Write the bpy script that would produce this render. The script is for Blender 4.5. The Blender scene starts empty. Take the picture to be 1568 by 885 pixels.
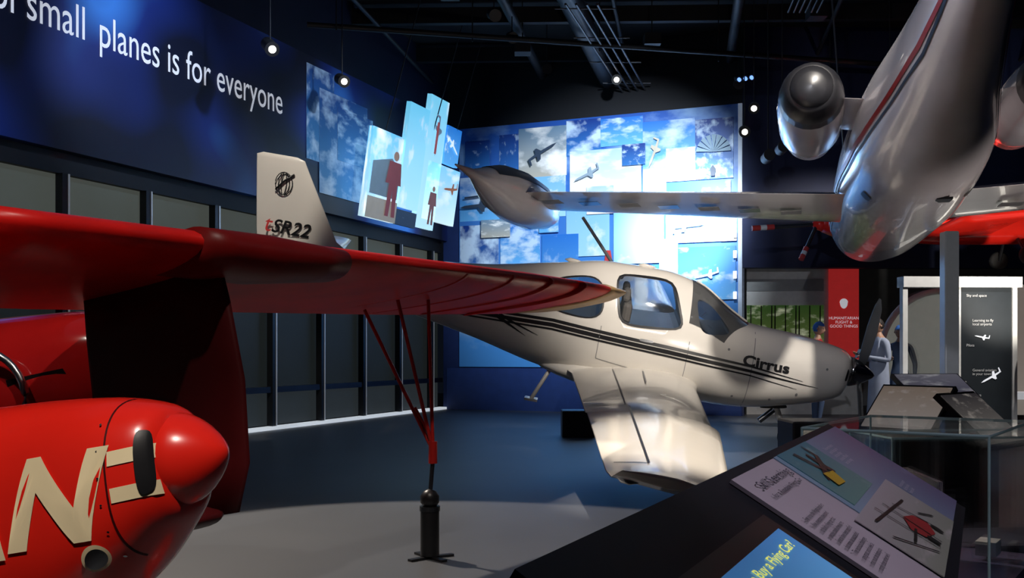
import bpy, bmesh, math, random
import numpy as np
from mathutils import Vector, Matrix
random.seed(4)
S=bpy.context.scene
S.view_settings.view_transform='Standard'
COL=S.collection
# ------------------------------------------------------------ materials
MATS={}
def mat(name,c,rough=.5,metal=0,em=0,emc=None,alpha=1,var=.08,scale=6,coat=0,trans=0,bump=0,spec=.5,ior=1.45):
    if name in MATS: return MATS[name]
    m=bpy.data.materials.new(name); m.use_nodes=True; nt=m.node_tree; b=nt.nodes['Principled BSDF']
    tc=nt.nodes.new('ShaderNodeTexCoord'); nz=nt.nodes.new('ShaderNodeTexNoise'); nz.inputs['Scale'].default_value=scale; nz.inputs['Detail'].default_value=4
    nt.links.new(tc.outputs['Object'],nz.inputs['Vector'])
    r=nt.nodes.new('ShaderNodeValToRGB'); r.color_ramp.elements[0].position=.3; r.color_ramp.elements[1].position=.7
    a=[max(0,x*(1-var)) for x in c]; d=[min(1,x*(1+var)) for x in c]
    r.color_ramp.elements[0].color=(*a,1); r.color_ramp.elements[1].color=(*d,1)
    nt.links.new(nz.outputs['Fac'],r.inputs['Fac']); nt.links.new(r.outputs['Color'],b.inputs['Base Color'])
    b.inputs['Roughness'].default_value=rough; b.inputs['Metallic'].default_value=metal
    b.inputs['Coat Weight'].default_value=coat; b.inputs['Transmission Weight'].default_value=trans
    b.inputs['Specular IOR Level'].default_value=spec; b.inputs['IOR'].default_value=ior
    b.inputs['Alpha'].default_value=alpha
    if em:
        b.inputs['Emission Color'].default_value=(*(emc or c),1); b.inputs['Emission Strength'].default_value=em
    if bump:
        bn=nt.nodes.new('ShaderNodeBump'); bn.inputs['Strength'].default_value=bump; bn.inputs['Distance'].default_value=.01
        nt.links.new(nz.outputs['Fac'],bn.inputs['Height']); nt.links.new(bn.outputs['Normal'],b.inputs['Normal'])
    MATS[name]=m; return m
def sky_mat(name,top,bot,cloud=.5,scale=3,em=0,seed=0,cc=(1,1,1),rough=.4,axis='Y'):
    m=bpy.data.materials.new(name); m.use_nodes=True; nt=m.node_tree; b=nt.nodes['Principled BSDF']
    tc=nt.nodes.new('ShaderNodeTexCoord'); sp=nt.nodes.new('ShaderNodeSeparateXYZ'); nt.links.new(tc.outputs['Generated'],sp.inputs[0])
    mp=nt.nodes.new('ShaderNodeMapping'); mp.inputs['Location'].default_value=(seed*3.7,seed*1.3,seed*.7); mp.inputs['Scale'].default_value=(1,1.5,1)
    nt.links.new(tc.outputs['Generated'],mp.inputs[0])
    nz=nt.nodes.new('ShaderNodeTexNoise'); nz.inputs['Scale'].default_value=scale; nz.inputs['Detail'].default_value=7; nz.inputs['Roughness'].default_value=.55
    nt.links.new(mp.outputs[0],nz.inputs['Vector'])
    g=nt.nodes.new('ShaderNodeMix'); g.data_type='RGBA'; g.inputs[6].default_value=(*bot,1); g.inputs[7].default_value=(*top,1)
    nt.links.new(sp.outputs[axis],g.inputs[0])
    r=nt.nodes.new('ShaderNodeValToRGB'); r.color_ramp.elements[0].position=.72-cloud*.35; r.color_ramp.elements[1].position=.9-cloud*.35
    nt.links.new(nz.outputs['Fac'],r.inputs['Fac'])
    x=nt.nodes.new('ShaderNodeMix'); x.data_type='RGBA'; x.inputs[7].default_value=(*cc,1)
    nt.links.new(r.outputs['Color'],x.inputs[0]); nt.links.new(g.outputs[2],x.inputs[6])
    nt.links.new(x.outputs[2],b.inputs['Base Color']); b.inputs['Roughness'].default_value=rough
    if em: nt.links.new(x.outputs[2],b.inputs['Emission Color']); b.inputs['Emission Strength'].default_value=em
    return m
# ------------------------------------------------------------ builders
def empty(name,M=None,loc=None):
    e=bpy.data.objects.new(name,None); e.empty_display_size=.1; COL.objects.link(e)
    if M is not None: e.matrix_world=M
    if loc is not None: e.location=loc
    return e
def mesh(name,V,F,m,parent=None,smooth=False,M=None,mi=None):
    me=bpy.data.meshes.new(name); me.from_pydata([tuple(v) for v in V],[],F); me.update()
    o=bpy.data.objects.new(name,me); COL.objects.link(o)
    for mm in (m if isinstance(m,(list,tuple)) else [m]): me.materials.append(mm)
    bm=bmesh.new(); bm.from_mesh(me); bmesh.ops.recalc_face_normals(bm,faces=bm.faces); bm.to_mesh(me); bm.free()
    if smooth:
        for p in me.polygons: p.use_smooth=True
    if parent: o.parent=parent
    if M is not None: o.matrix_local=M
    return o
def box(name,c,d,m,parent=None,rot=0,bev=0,M=None):
    x,y,z=[k/2 for k in d]
    V=[(sx*x,sy*y,sz*z) for sx in(-1,1) for sy in(-1,1) for sz in(-1,1)]
    F=[(0,1,3,2),(4,6,7,5),(0,4,5,1),(2,3,7,6),(0,2,6,4),(1,5,7,3)]
    o=mesh(name,V,F,m,parent)
    if M is None: o.location=c; o.rotation_euler=(0,0,rot)
    else: o.matrix_local=M
    if bev:
        b=o.modifiers.new('b','BEVEL'); b.width=bev; b.segments=2
    return o
def tube(name,p1,p2,r,m,parent=None,r2=None,n=12,cap=True):
    p1=Vector(p1);p2=Vector(p2); d=(p2-p1); q=d.to_track_quat('Z','Y').to_matrix(); r2=r if r2 is None else r2
    V=[];F=[]
    for k,(p,rr) in enumerate(((p1,r),(p2,r2))):
        for i in range(n):
            a=2*math.pi*i/n; V.append(p+q@Vector((rr*math.cos(a),rr*math.sin(a),0)))
    for i in range(n): F.append((i,(i+1)%n,n+(i+1)%n,n+i))
    F.append(tuple(range(n))[::-1]); F.append(tuple(range(n,2*n)))
    o=mesh(name,V,F,m,parent,True)
    e=o.modifiers.new('e','EDGE_SPLIT'); e.split_angle=.7
    return o
def polytube(name,pts,rs,m,parent=None,n=10):
    V=[];F=[]; pts=[Vector(p) for p in pts]
    for k,p in enumerate(pts):
        d=(pts[min(k+1,len(pts)-1)]-pts[max(k-1,0)]); q=d.to_track_quat('Z','Y').to_matrix()
        r=rs[k] if isinstance(rs,(list,tuple)) else rs
        for i in range(n):
            a=2*math.pi*i/n; V.append(p+q@Vector((r*math.cos(a),r*math.sin(a),0)))
    for k in range(len(pts)-1):
        for i in range(n): F.append((k*n+i,k*n+(i+1)%n,(k+1)*n+(i+1)%n,(k+1)*n+i))
    F.append(tuple(range(n))); F.append(tuple(range((len(pts)-1)*n,len(pts)*n)))
    return mesh(name,V,F,m,parent,True)
def rings(name,R,m,parent=None,smooth=True,cap=True,M=None):
    n=len(R[0]);V=[p for r in R for p in r];F=[]
    for k in range(len(R)-1):
        for i in range(n): F.append((k*n+i,k*n+(i+1)%n,(k+1)*n+(i+1)%n,(k+1)*n+i))
    if cap: F.append(tuple(range(n))); F.append(tuple(range((len(R)-1)*n,len(R)*n)))
    return mesh(name,V,F,m,parent,smooth,M)
def revolve(name,prof,m,parent=None,axis='X',o=(0,0,0),n=32,M=None):
    R=[]
    for a,r in prof:
        ring=[]
        for i in range(n):
            t=2*math.pi*i/n; c,s=r*math.cos(t),r*math.sin(t)
            ring.append((o[0]+a,o[1]+c,o[2]+s) if axis=='X' else (o[0]+c,o[1]+s,o[2]+a))
        R.append(ring)
    return rings(name,R,m,parent,M=M)
def crv(xs,ys,q):
    xs=np.array(xs,float);ys=np.array(ys,float)
    d=np.diff(ys)/np.diff(xs); mth=np.zeros(len(xs)); mth[0]=d[0];mth[-1]=d[-1]
    for i in range(1,len(xs)-1): mth[i]=0 if d[i-1]*d[i]<=0 else 2*d[i-1]*d[i]/(d[i-1]+d[i])
    q=min(max(q,xs[0]),xs[-1]); i=min(int(np.searchsorted(xs,q,side='right'))-1,len(xs)-2); h=xs[i+1]-xs[i]; t=(q-xs[i])/h
    return float((2*t**3-3*t*t+1)*ys[i]+(t**3-2*t*t+t)*h*mth[i]+(-2*t**3+3*t*t)*ys[i+1]+(t**3-t*t)*h*mth[i+1])
class Fus:
    """lofted fuselage; s=distance aft of nose"""
    def __init__(f,T,n=2.3):
        f.T=T; f.s=[t[0] for t in T]; f.n=n
    def P(f,s):
        g=lambda k:crv(f.s,[t[k] for t in f.T],s)
        b,t,w,tap=g(1),g(2),g(3),g(4); return b,t,w,tap,b+(t-b)*.45
    def pt(f,s,a,k=1):
        b,t,w,tap,zc=f.P(s); c,sn=math.cos(a),math.sin(a); e=2/f.n
        y=w*abs(c)**e*(1 if c>0 else -1); H=(t-zc) if sn>0 else (zc-b); z=zc+H*abs(sn)**e*(1 if sn>0 else -1)
        if z>zc: y*=1-tap*((z-zc)/(t-zc))
        return (-s,y*k,zc+(z-zc)*k)
    def hw(f,s,z):
        b,t,w,tap,zc=f.P(s); H=(t-zc) if z>zc else (zc-b); q=min(abs(z-zc)/H,.999)
        y=w*(1-q**f.n)**(1/f.n)
        if z>zc: y*=1-tap*q
        return y
    def build(f,name,m,parent,N=70,n=48,mid=None):
        ss=[f.s[0]+(f.s[-1]-f.s[0])*i/N for i in range(N+1)]
        return rings(name,[[f.pt(s,2*math.pi*i/n) for i in range(n)] for s in ss],m,parent)
    def side(f,s,z,sgn=-1,e=.006):
        b,t,w,tap,zc=f.P(s); q=(z-zc)/((t-zc) if z>zc else (zc-b))
        return (-s,sgn*(f.hw(s,z)+e),z+e*q)
    def patch(f,name,Q,m,parent,sgn=-1,e=.006,rnd=6,nr=6,na=40):
        Q=[Vector(q) for q in Q];V=[];F=[]
        for r in range(nr+1):
            for i in range(na):
                a=2*math.pi*i/na; R=r/nr; c,s=math.cos(a),math.sin(a)
                k=(abs(c)**rnd+abs(s)**rnd)**(-1/rnd)*R; u,v=(c*k+1)/2,(s*k+1)/2
                p=(Q[0]*(1-u)+Q[1]*u)*(1-v)+(Q[3]*(1-u)+Q[2]*u)*v
                V.append(f.side(p[0],p[1],sgn,e))
        for r in range(nr):
            for i in range(na): F.append((r*na+i,r*na+(i+1)%na,(r+1)*na+(i+1)%na,(r+1)*na+i))
        return mesh(name,V,F,m,parent,True)
    def stripe(f,name,pts,ws,m,parent,sgn=-1,e=.005,N=40):
        V=[];F=[];xs=list(range(len(pts)))
        for i in range(N+1):
            t=i/N*(len(pts)-1); k=min(int(t),len(pts)-2); q=t-k
            s=pts[k][0]*(1-q)+pts[k+1][0]*q; z=pts[k][1]*(1-q)+pts[k+1][1]*q; w=ws[k]*(1-q)+ws[k+1]*q
            V+= [f.side(s,z-w/2,sgn,e),f.side(s,z+w/2,sgn,e)]
            if i: F.append((2*i-2,2*i,2*i+1,2*i-1))
        return mesh(name,V,F,m,parent,True)
def squircle(Q,rnd,na=40):
    Q=[Vector(q) for q in Q]; P=[]
    for i in range(na):
        a=2*math.pi*i/na; c,s=math.cos(a),math.sin(a)
        k=(abs(c)**rnd+abs(s)**rnd)**(-1/rnd); u,v=(c*k+1)/2,(s*k+1)/2
        P.append((Q[0]*(1-u)+Q[1]*u)*(1-v)+(Q[3]*(1-u)+Q[2]*u)*v)
    return P
def textmesh(name,body,size,m,func,parent=None,shear=0,bold=0,align='LEFT',cuts=0,sp=1,width=None):
    cu=bpy.data.curves.new(name,'FONT'); cu.body=body; cu.size=size; cu.shear=shear; cu.offset=bold; cu.align_x=align; cu.resolution_u=4; cu.space_character=sp
    o=bpy.data.objects.new(name,cu); COL.objects.link(o)
    dg=bpy.context.evaluated_depsgraph_get(); me=bpy.data.meshes.new_from_object(o.evaluated_get(dg)); bpy.data.objects.remove(o)
    bm=bmesh.new(); bm.from_mesh(me)
    if cuts:
        bmesh.ops.triangulate(bm,faces=bm.faces)
        for _ in range(cuts): bmesh.ops.subdivide_edges(bm,edges=[e for e in bm.edges if e.calc_length()>size*.12],cuts=1)
    xs=[v.co.x for v in bm.verts]; sc=1
    if width and xs: sc=width/(max(xs)-min(xs))
    for v in bm.verts: v.co=Vector(func(v.co.x*sc,v.co.y))
    bm.to_mesh(me); bm.free(); me.materials.clear(); me.materials.append(m)
    o=bpy.data.objects.new(name,me); COL.objects.link(o)
    if parent: o.parent=parent
    return o
def af(n=16,t=.13,camber=.02):
    xs=[.5*(1-math.cos(math.pi*i/n)) for i in range(n+1)]
    yt=lambda x:5*t*(.2969*math.sqrt(x)-.126*x-.3516*x*x+.2843*x**3-.1036*x**4)
    yc=lambda x:camber*4*x*(1-x)
    return [(x,yc(x)+yt(x)) for x in xs][::-1]+[(x,yc(x)-yt(x)) for x in xs[1:-1]]
def wing(name,st,m,parent,t=.13,camber=.02,vert=False):
    R=[]
    for y,le,c,z,tm,tw in st:
        r=[]
        for x,h in af(16,t,camber):
            X=le-x*c; Z=h*c*tm; Z-=(x-.3)*c*math.tan(tw)
            r.append((X,Z+z,y) if vert else (X,y,z+Z))
        R.append(r)
    return rings(name,R,m,parent)
def interp(st,N=6):
    out=[]
    for a,b in zip(st[:-1],st[1:]):
        for i in range(N): out.append(tuple(p+(q-p)*i/N for p,q in zip(a,b)))
    return out+[st[-1]]
# ------------------------------------------------------------ common mats
WHITE=mat('aircraft_white_paint',(.74,.70,.64),.2,coat=.4,var=.03,scale=2)
RED=mat('red_paint',(.76,.018,.010),.25,coat=.35,var=.08,scale=3)
REDW=mat('red_wing_paint',(.60,.010,.008),.36,coat=.0,var=.15,scale=3,spec=.28)
DRED=mat('shaded_red_and_seam',(.05,.003,.004),.45,coat=.0,var=.1,spec=.25)  # red with the strut's shadow put into the colour; also used for seams
CREAM=mat('cream_paint',(.85,.72,.46),.4,var=.03)
BLACK=mat('black_paint',(.012,.012,.014),.35)
RUB=mat('rubber',(.02,.02,.02),.7)
DGLASS=mat('tinted_window_glass',(.03,.037,.045),.04,coat=1,var=.3,scale=1.2,alpha=.42)
WGLASS=mat('tinted_windshield_glass',(.03,.037,.045),.04,coat=1,var=.3,scale=1.2,alpha=.72)
METAL=mat('brushed_metal',(.55,.56,.58),.25,metal=1)
DMETAL=mat('dark_metal',(.08,.085,.095),.3,metal=.9)
SILVER=mat('polished_aircraft_skin',(.62,.59,.61),.24,metal=.12,coat=.5,var=.08,scale=1.5)
CEILM=mat('black_ceiling_paint',(.004,.004,.006),.8)
PIPE=mat('black_pipe',(.009,.010,.013),.55)
NAVY=mat('navy_wall_paint',(.012,.03,.13),.55)
BLK=mat('black_wall_paint',(.003,.004,.008),.7)
GLASS=mat('clear_glass',(.9,.97,1),.02,trans=1,alpha=.16,ior=1.1,var=.0)
LENS=mat('lamp_lens',(1,.93,.8),.3,em=6)
WTXT=mat('white_lettering',(.85,.88,.95),.5,em=.4,var=.01)
# ------------------------------------------------------------ room
d1=Vector((.375,.927,0)).normalized(); d2=Vector((d1.y,-d1.x,0))
A0=Vector((-4.4,15.8,0)); CORN=A0+d1*7.75
def frameM(o,x,z=Vector((0,0,1))):
    x=Vector(x).normalized(); z=Vector(z).normalized(); y=z.cross(x)
    M=Matrix((x,y,z)).transposed().to_4x4(); M.translation=o; return M
def picM(o,x,up=Vector((0,0,1))):
    x=Vector(x).normalized(); up=Vector(up).normalized(); n=x.cross(up)
    M=Matrix((x,up,n)).transposed().to_4x4(); M.translation=o; return M
def quad(name,x0,x1,y0,y1,z,m,parent=None,th=.02):
    V=[(x0,y0,z),(x1,y0,z),(x1,y1,z),(x0,y1,z),(x0,y0,z-th),(x1,y0,z-th),(x1,y1,z-th),(x0,y1,z-th)]
    return mesh(name,V,[(0,1,2,3),(7,6,5,4),(0,4,5,1),(1,5,6,2),(2,6,7,3),(3,7,4,0)],m,parent)
def poly(name,pts,z,m,parent=None):
    return mesh(name,[(x,y,z) for x,y in pts],[tuple(range(len(pts)))],m,parent)
FLOOR=bpy.data.materials.new('polished_blue_floor'); FLOOR.use_nodes=True
nt=FLOOR.node_tree;b=nt.nodes['Principled BSDF'];tc=nt.nodes.new('ShaderNodeTexCoord');nz=nt.nodes.new('ShaderNodeTexNoise');nz.inputs['Scale'].default_value=.8;nz.inputs['Detail'].default_value=8
r=nt.nodes.new('ShaderNodeValToRGB');r.color_ramp.elements[0].color=(.072,.078,.088,1);r.color_ramp.elements[1].color=(.115,.12,.13,1)
nt.links.new(tc.outputs['Object'],nz.inputs['Vector']);nt.links.new(nz.outputs['Fac'],r.inputs['Fac']);nt.links.new(r.outputs['Color'],b.inputs['Base Color']);b.inputs['Roughness'].default_value=.40
mesh('floor',[(-12,-3,0),(16,-3,0),(16,32,0),(-12,32,0),(-12,-3,-.1),(16,-3,-.1),(16,32,-.1),(-12,32,-.1)],[(0,1,2,3),(7,6,5,4),(0,4,5,1),(1,5,6,2),(2,6,7,3),(3,7,4,0)],FLOOR)
box('ceiling',(2,14.5,8.05),(28,35,.1),CEILM)
LW=empty('wall_left',picM(A0,d1))
s0,s1=-18,7.75
LBLUE=bpy.data.materials.new('blue_glow_mural'); LBLUE.use_nodes=True
nt=LBLUE.node_tree;b=nt.nodes['Principled BSDF'];tc=nt.nodes.new('ShaderNodeTexCoord');nz=nt.nodes.new('ShaderNodeTexNoise');nz.inputs['Scale'].default_value=.40;nz.inputs['Detail'].default_value=1.2
r=nt.nodes.new('ShaderNodeValToRGB');r.color_ramp.elements[0].position=.42;r.color_ramp.elements[0].color=(.002,.005,.026,1);r.color_ramp.elements[1].position=.68;r.color_ramp.elements[1].color=(.07,.32,.95,1)
e=r.color_ramp.elements.new(.55);e.color=(.009,.03,.22,1)
nt.links.new(tc.outputs['Object'],nz.inputs['Vector']);nt.links.new(nz.outputs['Fac'],r.inputs['Fac']);nt.links.new(r.outputs['Color'],b.inputs['Base Color']);b.inputs['Roughness'].default_value=.45
quad('mural_panel',s0,s1,3.87,6.6,0,LBLUE,LW,.2); quad('mural_panel_top',s0,s1,6.6,8,0,mat('mural_dark_top',(.004,.007,.03),.6),LW,.2)
quad('header_beam',s0,s1,3.6,3.87,-.15,mat('header_black',(.008,.009,.012),.6),LW,.1)
SHADE=mat('window_shade_upper',(.04,.05,.045),.7,em=.30,emc=(.17,.19,.165),var=.3,scale=.7,spec=.2)
SHADE2=mat('window_shade_lower',(.010,.012,.014),.45,em=.05,emc=(.16,.20,.2),var=.5,scale=.6,spec=.2)
DRK=mat('spandrel_dark',(.012,.014,.018),.4)
quad('window_1',s0,s1,2.85,3.6,-.25,SHADE,LW,.05)
quad('window_2',s0,s1,.72,2.55,-.25,SHADE2,LW,.05)
quad('window_3',s0,s1,.06,.62,-.25,mat('window_shade_bottom',(.012,.015,.018),.45,em=.10,emc=(.16,.20,.22),var=.5,scale=.9,spec=.2),LW,.05)
quad('trim_spandrel',s0,s1,2.55,2.85,-.2,DRK,LW,.1)
quad('trim_transom',s0,s1,.62,.72,-.12,DMETAL,LW,.12)
quad('trim_sill',s0,s1,0,.05,0,mat('sill_emissive_metal',(.6,.65,.7),.3,em=.75),LW,.2)  # plain metal sill, brightness added by emission; no lamp here
MUL=mat('mullion_metal',(.018,.02,.024),.35,metal=.4); MUL2=mat('mullion_bright_edge',(.5,.52,.54),.35,metal=.5,em=.13)
for k in range(-11,6):
    s=-.3+1.5*k
    quad('mullion_%d'%(k+12),s-.05,s+.04,0,3.6,-.10,MUL,LW,.12)
    quad('mullion_edge_%d'%(k+12),s+.04,s+.065,0,3.6,-.09,MUL2,LW,.10)
textmesh('lettering','planes is for everyone',.62,WTXT,lambda x,y:(x-2.86,y+5.36,.012),LW,width=4.1)
textmesh('lettering_start','of small',.62,WTXT,lambda x,y:(x-3.06,y+5.36,.012),LW,align='RIGHT',width=1.42)
sk=[sky_mat('mural_sky_%d'%i,(.015,.07,.30),(.06,.26,.55),.75,3,0,i,cc=(.5,.68,.9)) for i in range(3)]
for i,(a,c,e,f) in enumerate([(2.0,2.9,4.75,6.45),(2.4,4.1,4.2,6.1),(3.0,4.3,4.9,5.9)]):
    quad('sky_photo_%d'%i,a,c,e,f,.012+.006*i,sk[i],LW,.01)
BW=empty('wall_back',picM(CORN,d2))
quad('wall_body',-.1,6.72,0,6.42,0,NAVY,BW,.25); quad('wall_top',-.1,6.72,6.42,8,0,BLK,BW,.25)
quad('base_panel',0,6.7,0,.95,.03,mat('blue_base',(.02,.05,.20),.5),BW,.03)
quad('collage_ground',.32,6.64,.98,6.42,.03,sky_mat('collage_sky',(.02,.10,.46),(.08,.34,.82),.45,2.5,0,1,cc=(.4,.65,.95)),BW,.03)
quad('edge_trim',6.64,6.72,.2,6.42,.05,mat('edge_white',(.5,.6,.75),.4,em=.15),BW,.3)
DB=((.008,.04,.26),(.03,.19,.55)); MB=((.02,.18,.65),(.14,.48,.9)); PB=((.2,.5,.88),(.4,.72,.98)); WB=((.45,.66,.9),(.9,.86,.82)); GR=((.16,.28,.42),(.5,.47,.4))
tiles=[(.34,1.32,4.3,5.3,MB,.8),(.34,1.3,2.5,4.2,DB,1.0),(1.32,1.8,4.9,6.2,DB,.5),(1.79,2.92,5.2,6.3,GR,.75),(2.0,2.9,4.3,5.2,PB,.5),(1.35,2.3,3.3,4.2,MB,.9),
(2.92,3.7,5.6,6.38,DB,.8),(3.0,4.6,4.7,5.7,WB,.8),(3.7,4.64,5.75,6.35,MB,.7),(2.92,3.9,3.4,4.7,PB,.55),(2.35,3.2,2.2,3.9,MB,.4),(4.64,5.14,4.4,5.3,WB,.6),
(4.64,5.76,5.2,6.2,MB,.55),(5.14,5.76,4.9,5.6,WB,.7),(5.76,6.55,4.9,6.15,DB,.7),(5.14,6.3,3.6,4.3,PB,.6),(4.0,5.1,3.2,4.4,PB,.4),(5.4,6.6,2.4,3.5,MB,.5),(3.9,4.9,2.0,3.1,MB,.5),(5.0,5.4,2.9,3.7,PB,.4),(6.3,6.62,3.6,4.2,WB,.7),(1.2,2.2,1.6,3.1,DB,.6),(3.4,4.0,4.3,4.9,WB,.5),
(.5,1.1,5.35,6.1,DB,.4),(2.3,2.75,3.95,4.35,MB,.6),(.9,1.6,3.9,4.3,GR,.6),(4.2,4.7,5.3,5.75,DB,.6),(5.9,6.5,4.35,4.85,MB,.7),(1.6,2.0,2.7,3.3,PB,.5)]
for i,(a,c,e,f,cp,cl) in enumerate(tiles):
    quad('photo_tile_%d'%i,a,c,e,f,.034+.003*i,sky_mat('tile_sky_%d'%i,cp[0],cp[1],cl,1.6+i%3*.7,0,i*1.7,cc=(1,1,1) if cp not in (DB,MB) else (.6,.78,1)),BW,.03)
INK=mat('print_ink_dark',(.03,.05,.09),.5); INKR=mat('print_ink_red',(.6,.05,.05),.5); INKW=mat('print_ink_white',(.8,.85,.9),.5); INKG=mat('ink_grey',(.3,.4,.5),.5)
def jetpic(name,cx,cy,sc,ang,m,parent,z):
    P=[(-1,0),(-.7,.09),(.2,.1),(.35,.4),(.55,.4),(.5,.1),(.95,.12),(1,.45),(1.1,.45),(1.08,0),(.5,-.07),(.45,-.35),(.3,-.35),(.1,-.08),(-.7,-.06)]
    c,s=math.cos(ang),math.sin(ang)
    return poly(name,[(cx+sc*(x*c-y*s),cy+sc*(x*s+y*c)) for x,y in P],z,m,parent)
def balloon(name,cx,cy,sc,m,parent,z):
    P=[(cx+sc*math.cos(a)*(1 if math.sin(a)>0 else .9),cy+sc*(math.sin(a) if math.sin(a)>0 else 1.35*math.sin(a))) for a in np.linspace(0,2*math.pi,24)[:-1]]
    poly(name,P,z,m,parent)
jetpic('printed_jet',2.4,5.75,.36,2.7+.9,INK,BW,.14)
jetpic('printed_airliner',5.65,3.95,.32,math.pi+.05,INKG,BW,.14)
jetpic('printed_biplane',.8,4.62,.42,.05,INK,BW,.14); poly('printed_upper_wing',[(.5,4.8),(1.15,4.84),(1.15,4.88),(.5,4.84)],.14,INK,BW)
jetpic('printed_glider',4.9,5.5,.3,1.2,mat('ink_tan',(.6,.55,.45),.5),BW,.14)
jetpic('printed_flyer',3.4,5.15,.3,.4,INKG,BW,.14); jetpic('printed_small_plane',6.0,2.9,.25,.2,INKW,BW,.14)
for i in range(9):
    a0=math.pi*i/9;a1=math.pi*(i+.8)/9
    poly('printed_parachute_%d'%i,[(6.15,5.45),(6.15+.36*math.cos(a0),5.45+.36*math.sin(a0)),(6.15+.36*math.cos(a1),5.45+.36*math.sin(a1))],.14,mat('chute',(.25,.38,.5),.5),BW)
poly('printed_jumper',[(6.1,4.95),(6.18,4.95),(6.2,5.1),(6.14,5.18),(6.08,5.1)],.14,INK,BW)
poly('printed_tower',[(3.75,2.9),(3.85,3.5),(3.95,3.5),(4.05,2.9)],.14,INKR,BW)
for i in range(4): quad('marker_light_%d'%i,6.56,6.63,2.4+.42*i,2.55+.42*i,.16,mat('marker_white',(1,1,1),.5,em=1.2),BW,.01)
# video wall (hung tilted from the ceiling)
n_in=Vector((d1.y,-d1.x,0)); upv=(Vector((0,0,1))*math.cos(.15)+n_in*math.sin(.15))
VW=empty('video_wall',picM(Vector((-1.93,20,5.17)),d1,upv))
vt=[(-1.75,-.55,-1.35,.32,(.12,.50,.80),(.50,.75,.86),.7),(-.55,.3,-1.0,1.05,(.14,.55,.80),(.40,.75,.86),.45),(.3,1.15,-1.3,1.4,(.18,.58,.80),(.48,.78,.88),.5),(1.15,1.85,.15,.95,(.01,.16,.55),(.08,.36,.75),.3),(.55,2.1,-1.1,.1,(.2,.56,.82),(.6,.8,.86),.6),(-.55,.3,-1.35,-1.05,(.02,.05,.1),(.02,.05,.1),.1)]
for i,(a,c,e,f,t1,t2,cl) in enumerate(vt):
    quad('screen_%d'%i,a,c-.02,e,f,.03*(i%2),sky_mat('screen_img_%d'%i,t1,t2,cl,2,.9 if i<5 else .1,i*2+5,cc=(.85,.95,1)),VW,.1)
jetpic('screen_jet',.7,.6,.4,1.5,mat('scr_jet',(.25,.35,.45),.5,em=.3),VW,.05)
poly('screen_jet_mark',[(.62,.25),(.72,.25),(.72,.9),(.62,.9)],.052,mat('scr_redmark',(.6,.12,.12),.5,em=.3),VW)
jetpic('screen_plane',1.5,.55,.28,2.6,mat('scr_white',(.8,.9,1),.5,em=.8),VW,.05)
poly('screen_hangar',[(-1.7,-.9),(-.65,-.9),(-.65,-.35),(-1.0,-.15),(-1.7,-.3)],.045,mat('scr_grey',(.2,.3,.38),.5,em=.3),VW)
poly('screen_ground',[(-1.75,-1.35),(-.6,-1.35),(-.6,-.95),(-1.75,-.95)],.046,mat('scr_tan',(.35,.33,.28),.5,em=.5),VW)
def figure(nm,x,y,h,m,z):
    w=h*.5
    poly(nm,[(x-w*.3,y),(x-w*.08,y),(x,y+h*.42),(x+w*.1,y),(x+w*.32,y),(x+w*.26,y+h*.5),(x+w*.48,y+h*.5),(x+w*.36,y+h*.84),(x-w*.36,y+h*.84),(x-w*.48,y+h*.5),(x-w*.26,y+h*.5)],z,m,VW)
    poly(nm+'_head',[(x+w*.17*math.cos(a),y+h*.93+h*.075*math.sin(a)) for a in np.linspace(0,6.28,12)[:-1]],z,mat('scr_skin',(.4,.25,.18),.5,em=.4),VW)
figure('screen_person_a',-.88,-1.25,1.25,mat('scr_dark',(.30,.05,.05),.5,em=.3),.06)
figure('screen_person_b',.84,-1.2,.8,mat('scr_red',(.30,.12,.10),.5,em=.3),.055)
jetpic('screen_cub',1.6,-.35,.32,.1,mat('scr_brown',(.55,.2,.08),.5,em=.3),VW,.05)
for x in (-1.2,.6,1.6): tube('hanger_rod_%d'%int(x*10),(x,.0,-.12),(x,2.9,.32),.012,PIPE,VW)
WHT=mat('gallery_white',(.62,.62,.60),.6)
RW=empty('wall_rear_right',picM(CORN+d2*6.72,Vector((1,.02,0))))
quad('upper_wall',0,12,3.05,8,0,mat('navy_dark',(.005,.011,.05),.6),RW,.3)
GB=empty('wall_gallery_back',picM(Vector((3.2,24.5,0)),Vector((1,0,0))))
quad('gallery_wall',0,14,0,4,0,mat('gallery_grey',(.25,.26,.27),.7),GB,.2)
mesh('wall_right',[(14,-3,0),(14,32,0),(14,32,8),(14,-3,8),(14.2,-3,0),(14.2,32,0),(14.2,32,8),(14.2,-3,8)],[(0,1,2,3),(7,6,5,4),(0,4,5,1),(1,5,6,2),(2,6,7,3),(3,7,4,0)],NAVY)
FM=empty('forest_photo_wall',picM(Vector((4.95,21.0,0)),Vector((1,0,0))))
quad('panel',0,2.35,0,3.1,0,WHT,FM,.12)
quad('frieze',0,1.62,2.6,2.85,.02,mat('frieze_grey',(.3,.31,.31),.6),FM,.02)
quad('forest_photo',0,1.62,1.1,2.3,.02,sky_mat('forest',(.04,.10,.02),(.2,.26,.07),.62,5,.3,3,cc=(.7,.75,.5)),FM,.02)
for i in range(9):
    x=.06+i*.17+.05*(i%3); poly('tree_%d'%i,[(x,1.12),(x+.03,1.12),(x+.035,2.29),(x+.01,2.29)],.03,mat('trunk',(.03,.035,.015),.8),FM)
quad('red_banner',1.72,2.35,1.05,3.08,.05,mat('banner_red',(.6,.03,.03),.5,em=.32),FM,.03)
textmesh('banner_text','HUMANITARIAN\nFLIGHT &\nGOOD THINGS',.085,WTXT,lambda x,y:(x+2.03,y+2.0,.06),FM,align='CENTER')
balloon('banner_balloon',2.03,2.35,.09,WTXT,FM,.06)
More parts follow.
